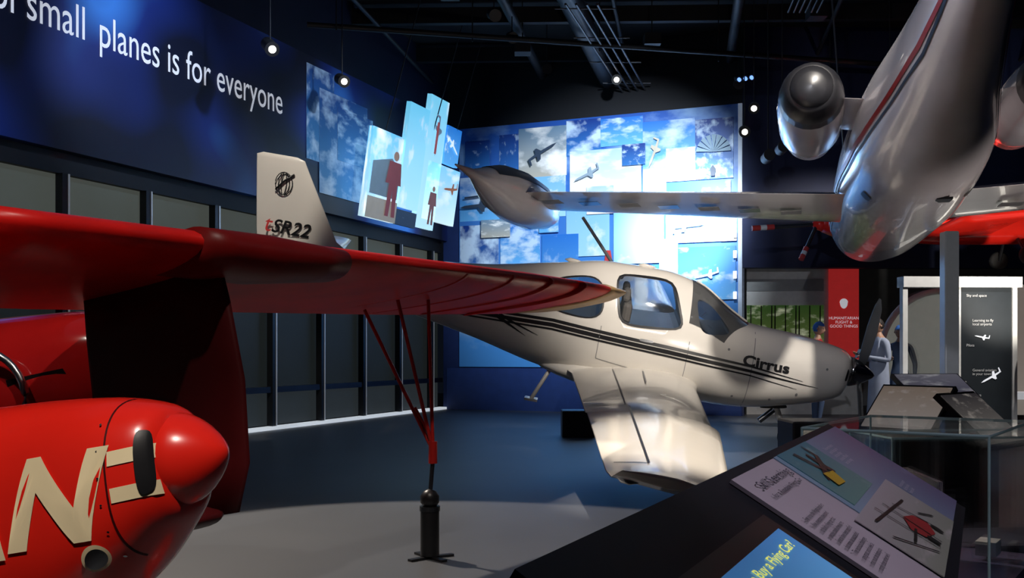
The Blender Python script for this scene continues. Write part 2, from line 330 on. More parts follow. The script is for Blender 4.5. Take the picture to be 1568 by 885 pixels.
box('support_column',(6.15,14,1.5),(.2,.2,3.0),mat('column_grey',(.42,.44,.47),.4,metal=.3,em=.10),bev=.02)
EX=empty('exhibit_panel',picM(Vector((7.2,16.0,0)),Vector((1,.05,0))))
quad('black_board',0,.85,0,2.45,0,mat('board_black',(.015,.02,.025),.5),EX,.15)
quad('frame_top',-.95,1.0,2.35,2.52,.06,WHT,EX,.25)
quad('frame_left',-.95,-.87,0,2.45,.03,WHT,EX,.12)
quad('frame_mid',-.1,0,0,2.45,.03,WHT,EX,.12)
quad('frame_right',.85,.93,0,2.45,.03,WHT,EX,.12)
quad('glass',-.87,-.1,.3,2.35,.0,GLASS,EX,.02)
quad('shelf',-.9,-.05,.75,.85,.3,WHT,EX,.5)
for i in range(5): textmesh('caption_%d'%i,['Sky and space','Learning to fly\nlocal airports','Pilots','General aviation\nin your town','Air shows'][i],.06,mat('grey_text',(.5,.5,.5),.5,em=.1),lambda x,y,i=i:(x+.1+.1*(i%2),y+2.2-.4*i,.01),EX)
jetpic('board_plane',.5,.9,.18,.5,WTXT,EX,.012); jetpic('board_plane_small',.35,1.55,.12,-.2,WTXT,EX,.012)
AR=empty('white_arch',loc=(8.02,18.6,0))
pts=[(1.15*math.cos(a)*1.0,0,1.2+1.25*math.sin(a)) for a in np.linspace(math.pi,math.pi/2,12)]
polytube('arch',[( .0-1.15+.02,0,0)]+pts+[(.2,0,2.45)],.06,WHT,AR)
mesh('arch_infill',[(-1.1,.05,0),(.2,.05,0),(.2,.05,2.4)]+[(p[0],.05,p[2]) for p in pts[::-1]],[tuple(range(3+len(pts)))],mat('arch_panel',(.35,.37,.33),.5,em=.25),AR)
DR=empty('door_1',picM(Vector((8.35,17.6,0)),Vector((1,0,0))))
quad('light_opening',0,2.4,0.2,2.5,0,mat('warm_room',(.25,.22,.19),.6,em=.5),DR,.05)
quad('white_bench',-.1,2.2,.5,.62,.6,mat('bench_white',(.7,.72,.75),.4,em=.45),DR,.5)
for x in (0,.9,1.9): quad('bench_leg_%d'%int(x*10),x,x+.08,0,.5,.5,WHT,DR,.3)
# ------------------------------------------------------------ ceiling services
CS=empty('ceiling_pipework')
random.seed(9)
for i,y in enumerate([9,11,13,15,17,19,21.5]): box('joist_%d'%i,(2,y,7.75),(26,.14,.3),PIPE,CS,rot=-.03)
for i,x in enumerate([-5,-2.5,-.6,1.6,3.4,5.5,7.6,9.5]): tube('conduit_%d'%i,(x,4,7.35+.1*(i%3)),(x+3.5,24,7.35+.1*(i%3)),.04+.05*(i%2),PIPE,CS)
tube('main_duct',(-.6,10,7.3),(2.2,22,7.2),.2,mat('duct_grey',(.03,.034,.04),.45,metal=.5),CS)
tube('cross_duct',(-3.5,17,6.9),(8,19.5,6.9),.05,PIPE,CS)
LB=mat('unistrut_galv',(.08,.08,.09),.4,metal=.5)
for i in range(4): tube('unistrut_%d'%i,(.86+.17*i,16.0,6.9),(2.55+.17*i,22,6.9),.02,LB,CS)
for i in range(4): tube('unistrut_cross_%d'%i,(.7+.4*i,16.3+1.5*i,6.93),(1.7+.4*i,16.3+1.5*i,6.93),.012,LB,CS)
for i in range(6): tube('grille_bar_%d'%i,(3.9+.09*i,12.5,6.6),(4.3+.09*i,15.5,6.6),.015,PIPE,CS)
for i in range(5): tube('drop_rod_%d'%i,(-3+2.3*i,17+.6*i,8),(-3+2.3*i,17+.6*i,6.8),.012,PIPE,CS)
for i,(x,y) in enumerate([(-1.0,16),(.2,19),(4.0,15.5),(5.2,17),(2.6,18.5)]):
    box('junction_box_%d'%i,(x,y,7.1),(.3,.3,.2),PIPE,CS); tube('junction_rod_%d'%i,(x,y,7.1),(x,y,8),.012,PIPE,CS)
def can(loc,tgt,on=True,r=.095):
    e=empty('track_spotlight',loc=loc); L=Vector(loc); d=(Vector(tgt)-L).normalized()
    tube('stem',(0,0,.05),(0,0,8-loc[2]),.010,PIPE,e)
    tube('housing',-d*.2,d*.12,r,PIPE,e,n=20); tube('rim',d*.12,d*.15,r*1.08,PIPE,e,n=20)
    if on: tube('lens',d*.151,d*.156,r*.55,LENS,e,n=20)
for l,t,o in [((-3.4,14,5.6),(1,5,.2),1),((-2.9,17,5.95),(2,6,1.2),1),((2.1,20,6.8),(1,8,2),1),((4.55,20,6.7),(2,5,2),0),((4.2,18,5.3),(2,5,1.5),1),((4.45,18.3,5.8),(1,5,1.5),1),((4.5,17.5,4.75),(4,8,5),0),((4.75,17.5,4.9),(4,8,5),0),((.7,20,7),(1,10,4),0),((0,18,7),(1,10,4),0),((-.3,16.5,6.9),(1,10,4),0),((1.6,14.5,6.6),(1,10,4),0),((3.4,22,6.2),(3,10,4),0)]:
    can(l,t,o)
BL=mat('blue_gel_lens',(.2,.4,1),.3,em=1.5)
e=empty('stage_light',loc=(4.4,19.3,6.6)); 
for i in range(3): tube('gel_lens_%d'%i,(.12*i,0,.02*i),(.12*i,-.05,.02*i-.03),.035,BL,e); tube('gel_body_%d'%i,(.12*i,0,.02*i),(.12*i,.2,.02*i+.08),.055,PIPE,e)
tube('stem',(0.1,.1,0),(.1,.1,1.4),.015,PIPE,e)
# ------------------------------------------------------------ white single-engine airplane
Mc=Matrix.Translation((4.52,12.4,1.03))@Matrix.Rotation(math.radians(-3.6),4,'Z')@Matrix.Rotation(math.radians(10.3),4,'Y')@Matrix.Rotation(math.radians(12.2),4,'X')@Matrix.Scale(1.012,4)
C=empty('white_propeller_airplane',Mc)
F=Fus([(.34,-.22,.17,.20,0),(.40,-.33,.22,.33,0),(.6,-.43,.265,.43,0),(1.0,-.55,.31,.52,0),(1.6,-.68,.345,.59,.05),(1.85,-.70,.46,.61,.15),(2.35,-.71,.74,.62,.3),(2.8,-.72,.82,.63,.34),(3.4,-.71,.81,.61,.34),(4.1,-.62,.68,.53,.3),(5.0,-.42,.50,.38,.1),(6.0,-.24,.40,.26,0),(7.0,-.08,.36,.16,0),(7.9,.06,.30,.07,0)],2.4)
body=F.build('fuselage',[WHITE,BLACK],C,N=110,n=56)
WINQ=[([(3.33,.70),(3.2,.17),(2.46,.22),(2.66,.72)],6),([(4.15,.50),(4.25,.2),(3.42,.14),(3.5,.66)],3),([(2.36,.60),(2.24,.20),(1.86,.25),(2.14,.52)],4)]
for i,(Q,rn) in enumerate(WINQ):
    P=squircle(Q,rn)
    R=[[(-p[0],y,p[1]) for p in P] for y in (-1,1)]
    cut=rings('window_cutter',R,[WHITE,BLACK],C,smooth=False)
    for p in cut.data.polygons: p.material_index=1
    bo=body.modifiers.new('w%d'%i,'BOOLEAN'); bo.operation='DIFFERENCE'; bo.object=cut; bo.solver='EXACT'; bo.material_mode='INDEX'
bpy.context.view_layer.update()
dg=bpy.context.evaluated_depsgraph_get(); nm=bpy.data.meshes.new_from_object(body.evaluated_get(dg)); body.modifiers.clear(); body.data=nm
for o in [o for o in bpy.data.objects if o.name.startswith('window_cutter')]: bpy.data.objects.remove(o)
for p in nm.polygons: p.use_smooth=(p.material_index==0)
SEAM=mat('seam_grey',(.22,.22,.22),.6)
revolve('spinner',[(-.34,.185),(-.28,.18),(-.2,.15),(-.1,.09),(-.03,.04),(0,.004)],mat('spinner_chrome',(.25,.25,.26),.15,metal=1),C,n=28,o=(0,0,-.02))
def frame(nm,Q,rn,sg,g=.022,m=SEAM):
    Pi=squircle(Q,rn); c=sum(Pi,Vector((0,0)))/len(Pi); V=[];Fc=[];n=len(Pi)
    for k,e_ in ((0,.004),(1,.004)):
        for p in Pi:
            q=p+(p-c).normalized()*g*k; V.append(F.side(q[0],q[1],sg,e_))
    for i in range(n): Fc.append((i,(i+1)%n,n+(i+1)%n,n+i))
    mesh(nm,V,Fc,m,C,True)
for sg in (-1,1):
    F.patch('door_window_%d'%sg,WINQ[0][0],DGLASS,C,sg,.002); frame('door_window_frame_%d'%sg,*WINQ[0],sg,.028,BLACK)
    F.patch('rear_window_%d'%sg,WINQ[1][0],DGLASS,C,sg,.002,3); frame('rear_window_frame_%d'%sg,*WINQ[1],sg,.02,BLACK)
    for k,(dz,w,sa,sb) in enumerate([(.0,.032,.75,6.4),(.055,.024,.95,5.9),(-.05,.016,1.0,5.3)]):
        F.stripe('stripe_%d_%d'%(k,sg),[(sa,-.20+dz),(1.6,-.12+dz),(2.6,-.06+dz),(4.0,.0+dz),(5.0,-.05+dz),(sb,-.06+dz)],[.004,w,w*1.6,w*1.5,w*1.3,.004],BLACK,C,sg)
    F.stripe('swoosh_a_%d'%sg,[(4.3,-.20),(4.75,.0),(4.9,.13)],[.004,.06,.012],BLACK,C,sg,.007)
    F.stripe('swoosh_b_%d'%sg,[(4.95,.12),(4.5,-.06),(4.15,-.16)],[.03,.03,.004],BLACK,C,sg,.008)
for i,y in enumerate((-.27,.27)):
    box('seat_back_%d'%i,(-3.15,y,.18),(.12,.36,.45),mat('seat_tan',(.3,.27,.24),.7),C,bev=.05); box('headrest_%d'%i,(-3.18,y,.48),(.09,.22,.16),mat('seat_tan',(.3,.27,.24),.7),C,bev=.04)
def vseam(s,z0,z1,nm,w=.008):
    V=[];Fc=[]
    for i in range(13):
        z=z0+(z1-z0)*i/12; V+=[F.side(s-w/2,z,-1,.003),F.side(s+w/2,z,-1,.003)]
        if i: Fc.append((2*i-2,2*i-1,2*i+1,2*i))
    mesh(nm,V,Fc,SEAM,C,True)
vseam(1.58,-.6,.3,'cowl_seam'); vseam(2.36,-.42,.1,'door_seam_front'); vseam(3.42,-.3,.1,'door_seam_rear')
F.stripe('door_seam_bottom',[(2.36,-.42),(3.42,-.30)],[.008,.008],SEAM,C,-1,.003)
F.patch('door_handle',[(2.95,.04),(2.95,.01),(2.78,.01),(2.78,.04)],METAL,C,-1,.012,3)
for s_,z_ in [(1.0,-.3),(1.3,-.42),(.7,.05),(1.75,-.45),(1.9,.1)]: F.patch('fastener',[(s_,z_),(s_,z_-.03),(s_-.03,z_-.03),(s_-.03,z_)],SEAM,C,-1,.004,2,2,10)
V=[];Fc=[];NA=36;NS=10
for i in range(NA+1):
    a=math.radians(22)+math.radians(136)*i/NA; k=abs(math.cos(a))
    sa=1.64+.36*k**1.8; sb=2.42-.02*k
    for j in range(NS+1):
        s=sa+(sb-sa)*j/NS; V.append(F.pt(s,a,1.012))
for i in range(NA):
    for j in range(NS): q=i*(NS+1)+j; Fc.append((q,q+1,q+NS+2,q+NS+1))
mesh('windshield',V,Fc,WGLASS,C,True)
polytube('windshield_divider',[F.pt(s,math.radians(90),1.016) for s in np.linspace(1.66,2.36,8)],.012,WHITE,C,6)
textmesh('name_lettering','Cirrus',.17,BLACK,lambda x,y:F.side(1.78-.08-x*1.0,y*.95-.06-(x*.03),-1,.008),C,cuts=3,bold=.006,width=.56)
textmesh('registration','N 1 4 7 0',.34,BLACK,lambda x,y:F.side(5.95-x*.8,y*.8+.08,-1,.008),C,cuts=3,bold=.004)
def cwing(sg,nm):
    st=[(0,-2.15,1.62,-.50,1.15,.04),(.55*sg,-2.15,1.58,-.47,1.1,.04),(.9*sg,-2.20,1.47,-.43,1,.03),(3.2*sg,-2.26,1.22,-.25,1,.015),(3.22*sg,-2.20,1.26,-.25,1,.015),(5.3*sg,-2.36,.94,-.09,1,0),(5.6*sg,-2.45,.82,-.03,.95,0),(5.8*sg,-2.60,.66,.06,.7,0),(5.86*sg,-2.78,.44,.12,.4,0)]
    return wing(nm,interp(st,4),WHITE,C,t=.15)
cwing(-1,'wing_right'); cwing(1,'wing_left')
def surfz(y,x):
    y=abs(y); le=crv([0,.9,3.2,5.3],[-2.15,-2.20,-2.24,-2.36],y); c=crv([0,.9,3.2,5.3],[1.62,1.47,1.24,.94],y); z=crv([0,.55,.9,3.2,5.3],[-.5,-.47,-.43,-.25,-.09],y)
    q=min(max((le-x)/c,0.001),1); yt=5*.15*(.2969*math.sqrt(q)-.126*q-.3516*q*q+.2843*q**3-.1036*q**4)
    tw=crv([0,.9,3.2,5.3],[.04,.03,.015,0],y); tm=crv([0,.55,.9],[1.15,1.1,1],min(y,.9))
    return z+(.02*4*q*(1-q)+yt)*c*tm-(q-.3)*c*math.tan(tw)
def wline(nm,pts,w=.012,m=None):
    V=[];Fc=[];P=[]
    for (a,b_),(c_,d_) in zip(pts[:-1],pts[1:]):
        for i in range(12): P.append((a+(c_-a)*i/12,b_+(d_-b_)*i/12))
    P.append(pts[-1])
    for k,(y,x) in enumerate(P):
        a=P[max(k-1,0)];b_=P[min(k+1,len(P)-1)]; t=Vector((b_[0]-a[0],b_[1]-a[1])).normalized()*w/2
        for sx,sy in ((-t.y,t.x),(t.y,-t.x)): V.append((x+sy,y+sx,surfz(y+sx,x+sy)+.006))
        if k: Fc.append((2*k-2,2*k-1,2*k+1,2*k))
    mesh(nm,V,Fc,m or SEAM,C)
wline('flap_gap',[(-.75,-3.2),(-2.9,-3.10)],.014); wline('flap_end',[(-2.9,-3.10),(-2.9,-3.42)],.02,BLACK)
wline('aileron_gap',[(-2.95,-3.07),(-5.1,-2.98)],.018,BLACK); wline('aileron_end',[(-5.1,-2.98),(-5.1,-3.24)],.018,BLACK)
wline('stall_strip',[(-3.2,-2.4),(-3.2,-3.0)],.010); wline('walkway_edge',[(-.8,-2.85),(-1.6,-2.85)],.02)
wline('fuel_cap',[(-2.2,-2.7),(-2.26,-2.7)],.06,METAL)
revolve('wingtip_light',[(-.12,.01),(-.1,.045),(0,.05),(.06,.03),(.1,.003)],METAL,C,o=(-2.60,-5.76,.0),n=16)
revolve('wingtip_light_rear',[(-.1,.01),(-.06,.045),(0,.05),(.06,.03),(.1,.003)],METAL,C,o=(-3.14,-5.66,.01),n=16)
R=[]
for k in range(13):
    s=1.85+2.4*k/12; w=math.sin(math.pi*k/12)**.6; R.append([(-s,.78*w*math.cos(a)+0,-.55+.2*w*math.sin(a)) for a in np.linspace(0,2*math.pi,24)[:-1]])
rings('wing_root_fairing',R,WHITE,C)
FV=[(.25,-6.55,1.35,0,1,0),(.45,-6.88,1.05,0,1,0),(1.25,-7.33,.68,0,.9,0),(1.38,-7.40,.62,0,.6,0),(1.41,-7.5,.44,0,.2,0)]
wing('tail_fin',interp(FV,4),WHITE,C,t=.11,camber=0,vert=True)
for sg in (-1,1): wing('stabilizer_%d'%sg,interp([(0,-6.85,.95,.22,1,0),(1.85*sg,-7.15,.62,.24,.9,0),(1.95*sg,-7.25,.4,.24,.4,0)],3),WHITE,C,t=.1,camber=0)
textmesh('tail_lettering','SR22',.24,BLACK,lambda x,y:(-7.72+x,-.07,.45+y),C,shear=.3,bold=.004)
textmesh('tail_script','t',.3,INKR,lambda x,y:(-7.82+x,-.071,.45+y),C,shear=.2)
for k in range(3): polytube('tail_globe_%d'%k,[(-7.62+.11*math.cos(a)*(1-.35*k),-.055,1.07+.14*math.sin(a)) for a in np.linspace(0,2*math.pi,20)],.006,BLACK,C,5)
polytube('tail_globe_bar',[(-7.72,-.055,.98),(-7.62,-.058,1.1),(-7.50,-.055,1.2)],.012,BLACK,C,5)
tube('entry_step',(-3.95,-.35,-.62),(-4.1,-.55,-.95),.025,WHITE,C); box('step_pad',(-4.1,-.56,-.95),(.16,.1,.03),WHITE,C)
for s_ in (3.0,3.9): revolve('roof_antenna',[(-.1,.004),(-.04,.03),(.06,.02),(.12,.004)],WHITE,C,o=(-s_,0,.83 if s_<3.5 else .74),n=12)
tube('nose_gear_strut',(-1.15,0,-.5),(-.85,0,-1.05),.04,WHITE,C); 
revolve('nose_wheel',[(-.07,.06),(-.07,.15),(-.04,.18),(.04,.18),(.07,.15),(.07,.06)],RUB,C,n=24,M=Matrix.Translation((-.8,0,-.98))@Matrix.Rotation(math.pi/2,4,'Z'))
F.patch('cowl_air_outlet',[(1.25,-.60),(1.3,-.66),(.95,-.60),(.98,-.55)],BLACK,C,-1,.01,4)
tube('exhaust_pipe',(-1.15,-.22,-.62),(-1.3,-.26,-.78),.035,DMETAL,C)
for sg in (-1,1):
    tube('main_gear_leg_%d'%sg,(-3.0,.7*sg,-.5),(-3.05,1.35*sg,-.84),.045,WHITE,C)
    F.patch('cooling_inlet_%d'%sg,[(.42,.06),(.44,-.08),(.40,-.08),(.40,.06)],BLACK,C,sg,.006,3)
for k in range(3):
    a=math.radians(90+8+120*k); Rr=[]
    for r_,c_,tw in [(.1,.09,.9),(.3,.14,.8),(.6,.16,.7),(.85,.12,.6),(.97,.04,.5)]:
        ring=[]
        for x,h in af(8,.14,.02):
            u=(x-.4)*c_; v=h*c_; uu=u*math.cos(tw)-v*math.sin(tw); vv=u*math.sin(tw)+v*math.cos(tw)
            ring.append((-.2+vv, r_*math.cos(a)-uu*math.sin(a), -.02+r_*math.sin(a)+uu*math.cos(a)))
        Rr.append(ring)
    rings('propeller_blade_%d'%k,Rr,mat('prop_grey',(.09,.095,.10),.3),C)
# ------------------------------------------------------------ business jet (tail toward camera)
yawj=math.atan2(.960,.278)
Mj=Matrix.Translation((4.50,11.6,3.32))@Matrix.Rotation(yawj,4,'Z')
J=empty('twin_engine_business_jet',Mj@Matrix.Translation((6.2,0,0)))
JF=Fus([(0,-.10,-.02,.04,0),(.4,-.36,.12,.30,0),(1.2,-.52,.35,.50,0),(2.2,-.60,.72,.64,.1),(3.2,-.65,.82,.69,.1),(6.5,-.70,.80,.70,.05),(8.6,-.62,.78,.61,0),(10.2,-.26,.74,.40,0),(11.6,.12,.68,.24,0),(13,.42,.58,.07,0)],2.1)
JF.build('fuselage',SILVER,J,N=80,n=48)
for sg in (-1,1):
    JF.stripe('red_stripe_%d'%sg,[(1.5,-.10),(4,-.12),(8,-.10),(9,-.06),(11,.16),(12.4,.40)],[.02,.05,.05,.045,.04,.02],mat('stripe_red',(.30,.015,.015),.35),J,sg,.008)
    JF.stripe('blue_stripe_%d'%sg,[(1.5,-.18),(4,-.20),(8,-.17),(9,-.13),(11,.10),(12.2,.36)],[.01,.02,.02,.02,.02,.02],INK,J,sg,.008)
    wing('wing_%d'%sg,interp([(0,-4.8,2.6,-.32,1,.02),(.75*sg,-4.9,2.3,-.26,1,.02),(4.6*sg,-5.35,1.35,-.02,1,.0)],6),SILVER,J,t=.11)
    o=(-6.0,4.65*sg,.0)
    revolve('tip_tank_%d'%sg,[(2.1,.01),(1.8,.12),(1.3,.24),(.6,.33),(-.2,.34),(-.9,.28),(-1.5,.15),(-1.9,.06),(-2.5,.01)],SILVER,J,o=o,n=32)
    V=[];Fc=[];pr=[(1.2,.26),(.6,.33),(-.2,.34),(-.9,.28),(-1.4,.175)]
    for k,(x,r_) in enumerate(pr):
        for i in range(9):
            a=math.radians(25+130*i/8); V.append((o[0]+x,o[1]+(r_+.006)*math.cos(a),o[2]+(r_+.006)*math.sin(a)))
    for k in range(4):
        for i in range(8): q=k*9+i; Fc.append((q,q+1,q+10,q+9))
    mesh('tank_antiglare_%d'%sg,V,Fc,DMETAL,J,True)
    nc=(-8.35,1.0*sg,.32)
    revolve('engine_nacelle_%d'%sg,[(1.1,.16),(1.16,.2),(1.05,.25),(.5,.31),(-.3,.315),(-.85,.27),(-1.05,.22),(-1.08,.19),(-.9,.17)],SILVER,J,o=nc,n=32)
    revolve('exhaust_%d'%sg,[(-.95,.19),(-1.1,.185),(-1.14,.12),(-1.16,.01)],BLACK,J,o=nc,n=24)
    revolve('exhaust_ring_%d'%sg,[(-.70,.294),(-.86,.276),(-1.06,.226),(-1.09,.19)],BLACK,J,o=nc,n=24)
    revolve('intake_%d'%sg,[(1.0,.1),(1.12,.17),(1.10,.19)],BLACK,J,o=nc,n=24)
    wing('engine_pylon_%d'%sg,[(.45*sg,-7.7,1.3,.28,1,0),(.95*sg,-7.8,1.2,.34,1,0)],SILVER,J,t=.1)
    wing('tailplane_%d'%sg,interp([(0,-12.2,1.2,2.1,1,0),(2.2*sg,-12.9,.6,2.1,1,0)],3),SILVER,J,t=.09)
    JF.patch('vent_%d'%sg,[(8.2,-.42),(8.2,-.50),(8.0,-.50),(8.0,-.42)],BLACK,J,sg,.006,4)
box('belly_hatch',(-8.6,-.18,-.60),(.22,.14,.02),BLACK,J)
wing('vertical_fin',interp([(.6,-10.8,2.2,0,1,0),(2.15,-12.3,1.1,0,1,0)],4),SILVER,J,t=.09,camber=0,vert=True)
for i,(sx,sy) in enumerate([(-4,.5),(-4,-.5),(-9.2,0)]): 
    tube('suspension_cable_%d'%i,(sx,sy,.6),(sx,sy*1.6,4.6),.012,DMETAL,J)
for i in range(7): 
    for sg in(-1,1): box('wing_access_panel_%d'%(i*2+(sg>0)),(-6.2-.05*i,sg*(1.2+.48*i),-.34+.034*i),(.3,.24,.006),METAL if i%2 else SEAM,J)
sr=tube('support_rod',(.95,13.3,3.1),(1.38,12.5,2.24),.022,mat('rod_grey',(.3,.31,.33),.35,metal=.6))
bpy.context.view_layer.update(); sr.parent=C; sr.matrix_parent_inverse=Mc.inverted()
# ------------------------------------------------------------ distant red plane
Mr=Matrix.Translation((5.4,18.0,3.62))@Matrix.Rotation(math.pi,4,'Z')@Matrix.Rotation(.02,4,'Y')
RP=empty('red_hanging_airplane',Mr)
RF=Fus([(.2,-.14,.14,.14,0),(.3,-.22,.22,.24,0),(.6,-.24,.24,.26,0),(1.5,-.34,.3,.34,0),(2.5,-.42,.34,.4,.1),(4.5,-.44,.42,.4,.2),(6,-.2,.3,.25,.0),(8,0,.15,.06,0)],2.2)
RF.build('fuselage',RED,RP,N=40,n=28)
revolve('spinner',[(-.22,.14),(-.1,.1),(0,.01)],RED,RP,n=20)
wing('wing_far',interp([(0,-1.4,1.3,-.2,1,0),(-3.2,-1.5,1.1,.0,1,0)],3),RED,RP); wing('wing_near',interp([(0,-1.8,1.3,-.3,1,0),(2.4,-1.9,1.1,-.1,1,0)],3),RED,RP)
wing('fin',[(.1,-7.2,.8,0,1,0),(.9,-7.6,.4,0,1,0)],RED,RP,vert=True,camber=0)
for k in range(3):
    dirv=Vector([(1.15,.1,-.06),(.35,.2,-.62),(-.1,-.5,.4)][k])
    for j,(r0,r1,mm) in enumerate([(.08,.7,DMETAL),(.7,.82,INKR),(.82,.92,INKW),(.92,1.05,INKR)]):
        tube('blade_%d_%d'%(k,j),tuple(Vector((-.12,0,0))+dirv*r0),tuple(Vector((-.12,0,0))+dirv*r1),.035 if j==0 else .05,mm,RP)
for sg in (-1,1):
    tube('gear_leg_%d'%sg,(-3.6,.2*sg,-.3),(-3.65,.5*sg,-.68),.03,DMETAL,RP)
    revolve('wheel_%d'%sg,[(-.05,.05),(-.06,.14),(-.03,.17),(.03,.17),(.06,.14),(.05,.05)],RUB,RP,M=Matrix.Translation((-3.65,.55*sg,-.68))@Matrix.Rotation(math.pi/2,4,'Z'),n=20)
for i in range(2): tube('suspension_cable_%d'%i,(-1.5-2.5*i,0,.3),(-1.5-2.5*i,0,4.3),.01,DMETAL,RP)
# ------------------------------------------------------------ red foreground airplane
yawr=math.atan2(-.49,.87)
Mw=Matrix.Translation((-.787,2.75,1.03))@Matrix.Rotation(yawr,4,'Z')@Matrix.Rotation(math.radians(-11),4,'Y')
A=empty('red_aerobatic_airplane',Mw)
FG=bpy.data.objects.new('fuselage_group',None); COL.objects.link(FG); FG.parent=A; FG.matrix_local=Matrix.Rotation(math.radians(14),4,'Z')
AF=Fus([(.13,-.135,.13,.115,0),(.145,-.155,.145,.145,0),(.19,-.20,.170,.18,0),(.32,-.315,.205,.23,0),(.5,-.41,.228,.26,0),(.8,-.46,.25,.29,0),(1.6,-.44,.32,.34,.1),(2.4,-.38,.3,.32,.1),(4,-.2,.15,.18,0),(5.4,-.02,.08,.04,0)],2.5)
AF.build('fuselage',RED,FG,N=220,n=60)
revolve('spinner',[(-.155,.130),(-.135,.131),(-.11,.122),(-.085,.107),(-.06,.087),(-.035,.062),(-.015,.037),(-.003,.015),(0,.003)],RED,FG,n=40)
for nm_,z_ in (('upper',.028),('lower',-.068)):
    AF.stripe('nose_band_'+nm_,[(.134,z_),(.16,z_),(.235,z_-.005)],[.038]*3,CREAM,FG,-1,.003)
AF.patch('prop_slot',[(.172,.085),(.172,-.085),(.136,-.07),(.136,.08)],BLACK,FG,-1,.008,4)
AF.patch('lower_inlet',[(.34,-.20),(.34,-.27),(.27,-.24),(.28,-.18)],CREAM,FG,-1,.006,2); AF.patch('lower_inlet_dark',[(.332,-.21),(.332,-.26),(.276,-.235),(.284,-.19)],DMETAL,FG,-1,.009,2)
textmesh('cowl_lettering','N',.31,CREAM,lambda x,y:AF.side(.285-x,y-.165,-1,.005),FG,shear=.30,bold=.012,cuts=4,align='RIGHT')
textmesh('cowl_lettering_upper','RRA',.21,CREAM,lambda x,y:AF.side(.545-x,y-.085,-1,.005),FG,shear=.30,bold=.010,cuts=3,align='RIGHT')
textmesh('cowl_lettering_small','ERRA',.115,CREAM,lambda x,y:AF.side(.535-x,y-.185,-1,.006),FG,shear=.30,bold=.006,cuts=3,align='RIGHT')
def aseam(s,nm):
    V=[];Fc=[]
    for i in range(30):
        a=math.radians(95+160*i/29); V+=[AF.pt(s,a,1.004),AF.pt(s+.005,a,1.004)]
        if i: Fc.append((2*i-2,2*i-1,2*i+1,2*i))
    mesh(nm,V,Fc,DRED,FG,True)
aseam(.24,'cowl_seam_front'); aseam(1.1,'cowl_seam_rear')
for i in range(6): AF.patch('screw_%d'%i,[(.262,.12-.07*i),(.262,.114-.07*i),(.256,.114-.07*i),(.256,.12-.07*i)],METAL,FG,-1,.004,2,2,8)
def awing(sg,nm):
    st=[(0,-.93,1.35,.92,1.1,0),(1.0*sg,-.93,1.33,.93,1.1,0),(1.03*sg,-.90,1.36,.93,1.0,0),(3.9*sg,-.93,1.2,.97,1,0),(5.2*sg,-1.0,1.0,.995,.95,0),(5.8*sg,-1.1,.80,1.01,.8,0),(6.1*sg,-1.35,.42,1.02,.4,0)]
    return wing(nm,interp(st,4),REDW,A,t=.13,camber=.015)
awing(1,'upper_wing_left'); awing(-1,'upper_wing_right')
wing('tip_cap',interp([(5.35,-1.015,.97,1.0,1.03,0),(5.82,-1.09,.82,1.011,.84,0),(6.13,-1.34,.45,1.021,.45,0)],3),mat('tip_tan',(.5,.33,.16),.4),A,t=.135,camber=.015)
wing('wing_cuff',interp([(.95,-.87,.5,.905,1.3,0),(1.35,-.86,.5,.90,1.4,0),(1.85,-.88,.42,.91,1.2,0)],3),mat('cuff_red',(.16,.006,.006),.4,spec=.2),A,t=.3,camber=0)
for k in range(6):
    y=1.9+.55*k; wing('rib_tape_%d'%k,[(y,-.925,1.24-.03*k,.945+.004*k,1.0,0),(y+.04,-.925,1.24-.03*k,.945+.004*k,1.0,0)],mat('red_tape',(.50,.009,.007),.4,spec=.2),A,t=.133,camber=.015)
for sg in (-1,1):
    Rr=[]
    for z,le,c_ in [(-.20,-1.12,.80),(.0,-1.02,.92),(.35,-.98,.98),(.7,-1.0,.95),(.93,-1.03,.9)]:
        Rr.append([(le-x*c_,sg*1.12+h*c_,z) for x,h in af(12,.09,0)])
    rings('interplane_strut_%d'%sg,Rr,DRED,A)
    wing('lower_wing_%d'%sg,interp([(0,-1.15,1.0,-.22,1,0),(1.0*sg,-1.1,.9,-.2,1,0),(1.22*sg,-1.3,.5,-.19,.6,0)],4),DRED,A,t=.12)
    tube('gear_leg_%d'%sg,(-.9,.25*sg,-.38),(-.55,.72*sg,-.98),.03,RED,A)
    revolve('wheel_pant_%d'%sg,[(-.35,.01),(-.15,.12),(.05,.17),(.2,.14),(.27,.02)],RED,A,o=(-.6,.76*sg,-1.02),n=20)
R=[]
for k in range(15):
    t=k/14; s=1.05+1.3*t; w=math.sin(math.pi*t)**.55*.30+.01; h=math.sin(math.pi*t)**.6*.42+.01
    R.append([(-s,w*math.cos(a),.26+h*math.sin(a)) for a in np.linspace(0,math.pi,20)])
V=[p for r_ in R for p in r_];Fc=[(k*20+i,k*20+i+1,k*20+i+21,k*20+i+20) for k in range(14) for i in range(19)]
mesh('canopy',V,Fc,mat('canopy_glass',(.5,.06,.05),.04,trans=.75,alpha=.7,coat=1,ior=1.2),FG,True)
for t in (3,8): polytube('canopy_frame_%d'%t,[Vector(p) for p in R[t]],.014,METAL,FG,8)
wing('tail_fin',[(.1,-4.7,.8,0,1,0),(.8,-5.1,.4,0,1,0)],RED,FG,vert=True,camber=0)
